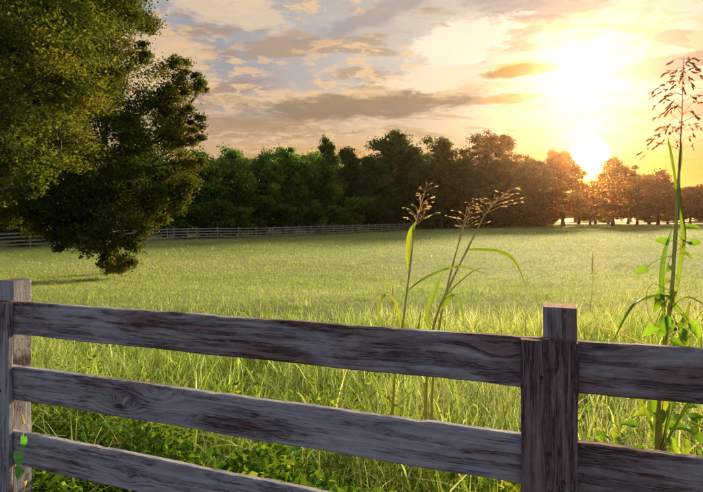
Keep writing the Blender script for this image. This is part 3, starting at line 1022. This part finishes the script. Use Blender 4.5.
# ------------------------------------------------------------------ tall plants by the fence
def ribbon(pts, wmax, n=18, fold=.22, prof=None, twist=0.0, side=None):
    """long grass leaf: a tapered strip folded along its midrib"""
    C = curve(pts, n)
    V, Q = [], []
    for i, p in enumerate(C):
        f = i / (n - 1)
        t = (C[min(i + 1, n - 1)] - C[max(i - 1, 0)]).normalized()
        s = side.copy() if side is not None else Vector((0, 0, 1)).cross(t)
        s = s - t * s.dot(t)
        if s.length < .05:
            s = Vector((1, .3, 0)) - t * t.dot(Vector((1, .3, 0)))
        s.normalize()
        s = Quaternion(t, twist * f) @ s
        nn = t.cross(s)
        w = wmax * .5 * (prof(f) if prof else min(1, .45 + f * 2.2) * (1 - f ** 2.2) ** .8) + .0004
        V += [p - s * w + nn * w * fold * 2, p, p + s * w + nn * w * fold * 2]
        if i:
            a = (i - 1) * 3; b = i * 3
            Q += [(a, a + 1, b + 1, b), (a + 1, a + 2, b + 2, b + 1)]
    return quads_mesh('leaf', np.array([tuple(v) for v in V]), np.array(Q), None, True)


def spikelet_mesh(L=.012, w=.0035):
    """papery husk: two thin pointed blades crossed"""
    V, Q = [], []
    for ax in ((1, 0), (0, 1)):
        o = len(V)
        for f, k in ((0, .08), (.3, .5), (.6, .45), (1, .03)):
            V += [(-ax[0] * w * k, -ax[1] * w * k, L * f), (ax[0] * w * k, ax[1] * w * k, L * f)]
        Q += [(o + 2 * q, o + 2 * q + 1, o + 2 * q + 3, o + 2 * q + 2) for q in range(3)]
    return quads_mesh('spikelet', np.array(V, float), np.array(Q))


def panicle(root, pts, nwhorl, spread, droop, spk, seed, lmat, smat, rad=.0016, per=4, seeds=4, thin=.0005):
    """open seed head: thin axis, whorls of hair fine branches, a seed at each tip"""
    r = random.Random(seed)
    C = curve(pts, 24)
    parts = [tube(C, [rad * (1 - .75 * i / 23) for i in range(24)], 5)]
    tips = []
    for w in range(nwhorl):
        f = .02 + .93 * w / max(1, nwhorl - 1)
        k = f * 23; i = min(int(k), 22)
        p = C[i].lerp(C[i + 1], k - i)
        ax = (C[i + 1] - C[i]).normalized()
        L = spread * (1 - .80 * f) * r.uniform(.8, 1.15)
        for b in range(per if f < .8 else 2):
            a = r.uniform(0, 6.28)
            out = Vector((math.cos(a), math.sin(a), 0))
            l = L * r.uniform(.55, 1.1)
            m1 = p + out * l * .5 + ax * l * (.40 - droop * .35)
            e = p + out * l + ax * l * (.55 - droop)
            B = curve([p, m1, e], 7)
            parts.append(tube(B, [thin * (1.2 - .5 * q / 6) for q in range(7)], 3))
            for s in range(seeds):
                q = r.uniform(.35, 1)
                kk = q * 6; j = min(int(kk), 5)
                sp = B[j].lerp(B[j + 1], kk - j)
                dv = (B[j + 1] - B[j]).normalized() + Vector((r.uniform(-.35, .35), r.uniform(-.35, .35), r.uniform(-.45, .15)))
                st = sp + dv.normalized() * .006
                parts.append(tube([sp, st], [thin * .8, thin * .6], 3))
                tips.append((st, dv))
    V, Q = join(parts)
    pan = link('panicle', quads_mesh('panicle', V, Q, None, True), lmat, root)
    for p, dv in tips:
        o = link('spikelet', spk, smat, pan, p)
        o.rotation_euler = dv.to_track_quat('Z', 'Y').to_euler()
        s = r.uniform(.75, 1.2); o.scale = (s, s, s * r.uniform(.8, 1.15))
    return pan


def L(base, *pp):
    """pixel+depth triples -> points local to base"""
    return [at(*p) - base for p in pp]


def stem(root, pts, r0, r1, mat=M_stalk, n=22, nodes=4):
    C = curve(pts, n)
    rad = []
    for i in range(n):
        f = i / (n - 1)
        rr = r0 + (r1 - r0) * f
        for k in range(1, nodes + 1):
            rr += r0 * .28 * math.exp(-((f - k / (nodes + 1)) * n * .9) ** 2)
        rad.append(rr)
    V, Q = tube(C, rad, 7)
    return link('stem', quads_mesh('stem', V, Q, None, True), mat, root)


def add_leaf(root, pts, w, mat=M_blade, **kw):
    return link('leaf', ribbon(pts, w, **kw), mat, root)


SPK_P = spikelet_mesh(.012, .0034)
SPK_B = spikelet_mesh(.017, .0048)

# left seed grass
g = ground_at(388, 2.25); D = 2.1
a = thing('seed_stalk', g, 'tall green grass stalk with one upright folded leaf and a compact tan seed head', 'stalk')
stem(a, [Vector((0, 0, -.02))] + L(g, (393, 400, 2.2), (402, 330, D), (409, 275, D), (415, 225, D)), .0052, .0024)
panicle(a, L(g, (415, 226, D), (420, 208, D), (427, 184, D)), 9, .10, -.10, SPK_P, 4, M_tan, M_tan, .0015, 4, 3, .0005)
add_leaf(a, L(g, (408, 268, D), (409, 250, D - .01), (411, 234, D - .02), (416, 222, D - .03)), .020, side=Vector((1, .2, 0)), fold=.35, prof=lambda f: (math.sin(math.pi * (f * .9 + .04)) ** .8) * 1.2)
add_leaf(a, L(g, (401, 328, D), (394, 303, D - .03), (386, 296, D - .05), (380, 306, D - .08), (377, 326, D - .1)), .030, side=Vector((.5, -1, 0)))
add_leaf(a, L(g, (408, 290, D), (420, 280, D - .02), (440, 270, D - .05), (462, 266, D - .1), (492, 276, D - .16)), .030, side=Vector((.2, -1, .5)))
add_leaf(a, L(g, (396, 385, D), (410, 350, D - .04), (418, 330, D - .06), (421, 310, D - .1)), .014)
add_leaf(a, L(g, (392, 420, 2.2), (375, 380, 2.15), (360, 365, 2.1), (345, 378, 2.05)), .016)

# right seed grass, two leaning culms
g = ground_at(424, 2.3)
b = thing('seed_stalk', g, 'leaning pair of tall green grass stalks with loose spreading seed heads', 'stalk')
stem(b, [Vector((0, 0, -.02))] + L(g, (426, 390, 2.2), (434, 325, D), (450, 285, D), (468, 248, D), (484, 216, D)), .0056, .0024)
stem(b, [Vector((.03, .02, -.02))] + L(g, (432, 395, 2.25), (440, 322, 2.16), (452, 268, 2.16), (461, 235, 2.16), (467, 208, 2.16)), .0050, .0016)
panicle(b, L(g, (484, 216, D), (494, 204, D), (508, 190, D)), 9, .125, .0, SPK_P, 14, M_tan, M_tan, .0015, 4, 3, .0005)
panicle(b, L(g, (462, 233, 2.16), (466, 220, 2.16), (470, 203, 2.16)), 6, .115, .05, SPK_P, 17, M_tan, M_tan, .0013, 3, 3, .0005)
add_leaf(b, L(g, (468, 249, D), (484, 248, D - .03), (503, 251, D - .06), (517, 263, D - .09), (527, 289, D - .12)), .034, side=Vector((.1, -1, .4)))
add_leaf(b, L(g, (442, 308, D), (447, 299, D - .03), (456, 296, D - .06), (462, 308, D - .08), (465, 331, D - .1)), .030, side=Vector((.5, -1, 0)))
add_leaf(b, L(g, (446, 296, D), (458, 284, D + .04), (476, 270, D + .08), (492, 268, D + .1)), .012)
add_leaf(b, L(g, (437, 322, D), (446, 316, D - .02), (458, 312, D - .06)), .008)
add_leaf(b, L(g, (430, 330, 2.15), (428, 310, 2.18), (437, 286, 2.2), (446, 262, 2.2)), .020, side=Vector((1, .1, 0)))
add_leaf(b, L(g, (428, 380, D), (450, 345, D - .05), (480, 338, D - .1), (510, 360, D - .15)), .018)

# tall stalk with dark seeds on the right
g = ground_at(655, 1.85); D = 1.62
c = thing('seed_stalk', g, 'tallest stalk, wound round with vines, its airy seed head dark against the sky', 'stalk')
stem(c, [Vector((0, 0, -.02))] + L(g, (657, 450, 1.75), (663, 360, 1.66), (671, 300, D), (675, 240, D), (678, 190, D), (680, 150, D)), .0072, .0030, nodes=5)
panicle(c, L(g, (680, 152, D), (682, 115, D), (683, 80, D), (684, 56, D)), 16, .175, .58, SPK_B, 23, M_brownseed, M_brownseed, .0020, 4, 5, .0005)
wide = lambda f: (math.sin(math.pi * min(1, f * .96 + .04)) ** .6)
add_leaf(c, L(g, (674, 305, D), (682, 270, D - .02), (686, 235, D - .03), (682, 205, D - .03), (680, 180, D - .02)), .020, side=Vector((1, -.1, 0)), fold=.5, prof=wide, twist=1.2)
add_leaf(c, L(g, (678, 196, D), (676, 175, D - .02), (672, 152, D - .03), (668, 138, D - .05)), .010, side=Vector((1, .2, 0)), fold=.5, prof=wide)
add_leaf(c, L(g, (680, 175, D), (682, 160, D - .01), (682, 142, D - .01)), .010, side=Vector((1, .1, 0)), fold=.5, prof=wide)
add_leaf(c, L(g, (669, 297, D), (655, 297, D - .03), (638, 303, D - .06), (626, 318, D - .08), (612, 345, D - .1)), .030, side=Vector((.6, -1, .3)), twist=.6)
add_leaf(c, L(g, (668, 325, D), (678, 330, D - .02), (686, 318, D - .06), (692, 298, D - .09)), .026, side=Vector((1, -.4, 0)), twist=.7)
add_leaf(c, L(g, (670, 310, D), (685, 298, D - .03), (700, 303, D - .06), (716, 316, D - .1)), .018)
add_leaf(c, L(g, (666, 340, D), (664, 305, D - .03), (662, 280, D - .04), (664, 255, D - .05), (672, 228, D - .05)), .014, side=Vector((1, .1, 0)), fold=.5, prof=wide, twist=-1.0)
add_leaf(c, L(g, (662, 380, 1.68), (640, 395, 1.66), (620, 384, 1.62), (600, 378, 1.6)), .018)
add_leaf(c, L(g, (662, 372, 1.68), (690, 365, 1.66), (710, 375, 1.62)), .022)
for q in range(9):            # clump of leaves round the foot
    aa = q * .7; x0 = 640 + q * 8
    add_leaf(c, L(g, (660, 455, 1.78), (x0 + 2, 405 - 12 * (q % 3), 1.74), (x0 - 30 + 9 * q, 362 + 9 * (q % 4), 1.70), (x0 - 58 + 15 * q, 385 + 12 * (q % 3), 1.64)), .018 + .002 * (q % 4), twist=.5 * (q % 3 - 1))
for pts in (((664, 350, 1.68), (640, 342, 1.66), (618, 333, 1.64), (596, 326, 1.62), (580, 328, 1.6)), ((668, 352, 1.66), (655, 346, 1.6), (640, 342, 1.56), (626, 345, 1.54))):
    lf = add_leaf(c, L(g, *pts), .010, M_straw)
    lf['label'] = 'dry straw coloured leaf'


# ------------------------------------------------------------------ vines and weeds with heart shaped leaves
def heart_mesh(seed, lobed=.0, flat=False):
    """heart leaf about 1 long, stalk at origin, tip along +X, folded along the midrib and curled"""
    r = random.Random(seed)
    n = 14
    rim = []
    for i in range(n + 1):
        f = i / n                                   # 0 at the notch, 1 at the tip
        an = f * math.pi
        x = .5 - .62 * math.cos(an) * (1 - .12 * math.cos(an)) - (.04 if f > .1 else 0)
        yv = .46 * math.sin(an) ** .85 * (1 - .62 * f ** 1.3) * (1 + .07 * math.sin(f * 17 + seed))
        if f < .001: x, yv = .15, 0
        yv *= 1 + lobed * math.cos(an * 5) * .3
        rim.append((x, yv))
    V = []; F = []
    mid = [(.15 + .83 * i / n, 0) for i in range(n + 1)]
    curl = r.uniform(.10, .28); fold = r.uniform(.25, .5)
    if flat: curl, fold = .10, .10

    def z(x, yv):
        return fold * abs(yv) - curl * x * x + .03 * math.sin(x * 9 + seed) * abs(yv) * 3
    for i in range(n + 1):
        V.append((mid[i][0], 0, z(mid[i][0], 0)))
    for s in (1, -1):
        o = len(V)
        for (x, yv) in rim:
            V.append((x, yv * s, z(x, yv)))
        for i in range(n):
            q = (i, i + 1, o + i + 1, o + i)
            F.append(q if s > 0 else tuple(reversed(q)))
    me = bpy.data.meshes.new('leaf'); me.from_pydata(V, [], F)
    me.polygons.foreach_set('use_smooth', np.ones(len(F), bool)); me.update()
    return me


HEARTS = {}


def heart(mat, k):
    key = (mat.name, k)
    if key not in HEARTS:
        HEARTS[key] = heart_mesh(k, .0 if k % 2 else .5, mat is M_postvine)
        HEARTS[key].materials.append(mat)
    return HEARTS[key]


def put_heart(root, pos, face, up, size, mat, k):
    """pos local to root, leaf tip along 'up' projected, upper side turned to 'face'"""
    o = link('leaf', heart(mat, k % 4), None, root, pos)
    n = Vector(face).normalized(); t = Vector(up); t = (t - n * t.dot(n)).normalized()
    b = n.cross(t)
    o.rotation_euler = Matrix((t, b, n)).transposed().to_euler()
    o.scale = (size, size, size)
    return o


def leafy(root, base, spine, spots, mat, size, r0=.0022, seed=0, face=(0, -.55, 1), stemmat=M_stalk):
    r = random.Random(seed)
    C = curve(spine, 40)
    parts = [tube(C, [r0 * (1 - .6 * i / 39) for i in range(40)], 5)]
    leaves = []
    for f in spots:
        k = f * 39; i = min(int(k), 38)
        p = C[i].lerp(C[i + 1], k - i)
        a = r.uniform(0, 6.28)
        out = Vector((math.cos(a), math.sin(a) - .4, r.uniform(.1, .8))).normalized() * size * r.uniform(.5, 1.0)
        e = p + out
        parts.append(tube(curve([p, p + out * .5 + Vector((0, 0, .1 * size)), e], 4), [r0 * .5] * 4, 4))
        leaves.append((e, out))
    V, Q = join(parts)
    link('stem', quads_mesh('stem', V, Q, None, True), stemmat, root)
    for q, (e, out) in enumerate(leaves):
        fc = Vector(face) + Vector((r.uniform(-.7, .7), r.uniform(-.5, .5), r.uniform(-.3, .6)))
        tip = Vector((out.x, out.y, -.012)).normalized() + Vector((r.uniform(-.3, .3), 0, r.uniform(-.9, .0)))
        put_heart(root, e, fc, tip, size * r.uniform(.7, 1.2), mat, r.randrange(4))


# vine climbing the tall stalk
g = ground_at(668, 1.8)
v = thing('climbing_vine', g, 'green vine with heart shaped leaves twining up the tallest stalk', 'vine')
sp = [Vector((0, 0, 0))]
for i in range(22):
    f = i / 21
    c0 = at(661 + 16 * f, 440 - 215 * f, 1.72 - .1 * f)
    sp.append(c0 + Vector((math.cos(i * 1.6) * .018, math.sin(i * 1.6) * .018, 0)) - g)
leafy(v, g, sp, [.12, .18, .24, .3, .34, .38, .42, .46, .5, .53, .56, .6, .64, .67, .7, .74, .8, .86, .92, .97], M_heart, .036, .0024, 3)
for (px, py, dd, s, tip) in ((664, 315, 1.55, .06, (-.3, 0, -1)), (678, 330, 1.53, .055, (.4, 0, -1)), (689, 322, 1.52, .05, (.5, 0, -.9)), (655, 326, 1.56, .04, (-.8, 0, -.7)),
                         (671, 345, 1.52, .05, (0, 0, -1)), (646, 268, 1.58, .034, (-1, 0, -.5)), (668, 242, 1.58, .03, (-1, 0, .3)), (690, 243, 1.58, .03, (1, 0, .1)), (657, 298, 1.56, .04, (-.5, 0, -1))):
    e = at(px, py, dd) - g
    put_heart(v, e, (random.uniform(-.5, .5), -1, .3), tip, s, M_heart, random.randrange(4))
    near = min(sp, key=lambda q: (q - e).length)
    V, Q = tube(curve([near, near.lerp(e, .6) + Vector((0, 0, .008)), e], 6), [.0011] * 6, 4)
    link('leaf_stalk', quads_mesh('leaf_stalk', V, Q, None, True), M_stalk, v)
# hanging tendril
V, Q = tube(curve(L(g, (668, 290, 1.58), (652, 284, 1.56), (646, 300, 1.55), (652, 322, 1.55), (664, 330, 1.56)), 20), [.0011] * 20, 4)
link('tendril', quads_mesh('tendril', V, Q, None, True), M_stalk, v)

# little vine on the left post
tl = along(1.672 - .116, -.03, 0)
g = Vector((tl.x, tl.y, 0))
v = thing('climbing_vine', g, 'small vine with three heart shaped leaves climbing the post of the near fence', 'vine')
spn = L(g, (24, 492, 2.13), (20, 482, 2.125), (24, 468, 2.12), (19, 455, 2.12), (24, 440, 2.12), (21, 426, 2.12))
leafpos = ((25, 438, .038, M_postvine, (-.2, -1, .15)), (18, 453, .042, M_postvine, (.2, -1, .2)), (20, 468, .04, M_postvine, (-.1, -1, .1)))
V, Q = tube(curve([Vector((0, 0, .0)) + Vector((.03, -.06, 0))] + spn, 30), [.0016] * 30, 5)
link('stem', quads_mesh('stem', V, Q, None, True), M_stalk, v)
for i, (px, py, s, m, fc) in enumerate(leafpos):
    put_heart(v, at(px, py - 2, 2.105) - g, fc, (random.uniform(-.25, .25), 0, -1), s * 1.25, m, i * 2 + 1)
o = put_heart(v, at(24, 424, 2.11) - g, (.5, -1, .3), (-.25, 0, 1), .034, M_yellow, 1); o['label'] = 'yellowed leaf'; o.scale = (.036, .016, .03)
for (px, py, tx) in ((29, 473, -.5), (32, 470, .4), (27, 478, -.1)):
    o = put_heart(v, at(px, py, 2.1) - g, (.1, -1, .3), (tx, 0, -1), .026, M_yellow, 3); o.scale = (.028, .013, .02)

# leafy weeds behind the rails
W1 = 'dark green broad leaved weed sheltering behind the low rails'
W2 = 'bright yellow green leafy weed standing in the sunny grass behind the rails'
W3 = 'big leaved green weed crowding the foot of the tallest stalk'
rw = random.Random(77)
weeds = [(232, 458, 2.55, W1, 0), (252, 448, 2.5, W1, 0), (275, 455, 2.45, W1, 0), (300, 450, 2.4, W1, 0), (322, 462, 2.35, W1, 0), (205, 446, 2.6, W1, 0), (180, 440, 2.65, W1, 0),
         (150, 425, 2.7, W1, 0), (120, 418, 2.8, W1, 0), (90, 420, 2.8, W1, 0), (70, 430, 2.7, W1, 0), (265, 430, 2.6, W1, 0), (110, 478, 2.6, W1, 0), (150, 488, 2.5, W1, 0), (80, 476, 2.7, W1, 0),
         (335, 378, 3.2, W2, 1), (350, 388, 3.0, W2, 1), (310, 380, 3.3, W2, 1), (250, 372, 3.6, W2, 1), (210, 366, 3.7, W2, 1), (285, 392, 3.1, W2, 1), (600, 432, 2.2, W2, 1), (160, 372, 3.6, W2, 1), (590, 405, 2.4, W2, 1),
         (640, 425, 1.95, W3, 2), (655, 405, 1.9, W3, 2), (678, 415, 1.9, W3, 2), (690, 430, 1.85, W3, 2), (700, 400, 1.9, W3, 2), (625, 440, 1.95, W3, 2), (664, 440, 1.85, W3, 2)]
for i, (px, py, dep, lab, kd) in enumerate(weeds):
    top = at(px, py, dep)
    g = Vector((top.x, top.y + rw.uniform(.0, .1), 0)); g.z = float(hgt(g.x, g.y))
    w = thing('broadleaf_weed', g, lab, 'weed', lab.split(' ')[0] + ' broad leaved weeds along the near fence')
    h = max(.1, top.z - g.z)
    sp = [Vector((0, 0, -.01)), Vector((rw.uniform(-.05, .05), 0, h * .4)), Vector((top.x - g.x + rw.uniform(-.03, .03), top.y - g.y, h))]
    n = 9 if kd == 0 else 11
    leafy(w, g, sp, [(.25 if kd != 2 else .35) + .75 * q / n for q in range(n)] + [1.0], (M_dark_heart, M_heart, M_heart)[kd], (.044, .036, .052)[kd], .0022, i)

# solitary dry stalks out in the pasture
for i, (px, y0, y1, dep, lab) in enumerate(((590, 252, 300, 9.5, 'lone dry tan grass stalk in the open pasture beyond the fence post'),
                                    (84, 268, 300, 12.5, 'thin dry stalk in the shade below the oaks'),
                                    (390, 286, 330, 6.5, 'short pale stalk in the pasture behind the paired seed stalks'))):
    g = ground_at(px, dep)
    top = at(px + 3, y0, dep) - g
    s = thing('dry_stalk', g, lab, 'stalk')
    V, Q = tube(curve([Vector((0, 0, -.02)), top * .5 + Vector((.02, 0, 0)), top], 10), [.006 * (1 - .06 * q) for q in range(10)], 5)
    link('stem', quads_mesh('stem', V, Q, None, True), M_straw, s)
    V, Q = tube([top * .62, top * .75, top * .9, top * 1.02], [.004, .016, .013, .002], 6)
    link('seed_head', quads_mesh('seed_head', V, Q, None, True), M_tan, s)


# ------------------------------------------------------------------ morning haze
def build_haze():
    bm = bmesh.new(); bmesh.ops.create_cube(bm, size=1)
    bmesh.ops.scale(bm, vec=(1300, 1040, 34), verts=bm.verts[:])
    bmesh.ops.translate(bm, vec=(0, 420, 34 / 2 - 3.2), verts=bm.verts[:])
    me = bpy.data.meshes.new('haze'); bm.to_mesh(me); bm.free()
    m, N, out = mat_base('morning_haze')
    p = N.new('ShaderNodeVolumePrincipled')
    p.inputs['Color'].default_value = (1.0, .60, .34, 1)
    p.inputs['Density'].default_value = .00008
    p.inputs['Anisotropy'].default_value = .93
    N.l.new(p.outputs[0], out.inputs['Volume'])
    o = link('haze', me, m)
    tag(o, 'thin morning haze lying over the pasture', 'haze', kind='stuff')


build_haze()
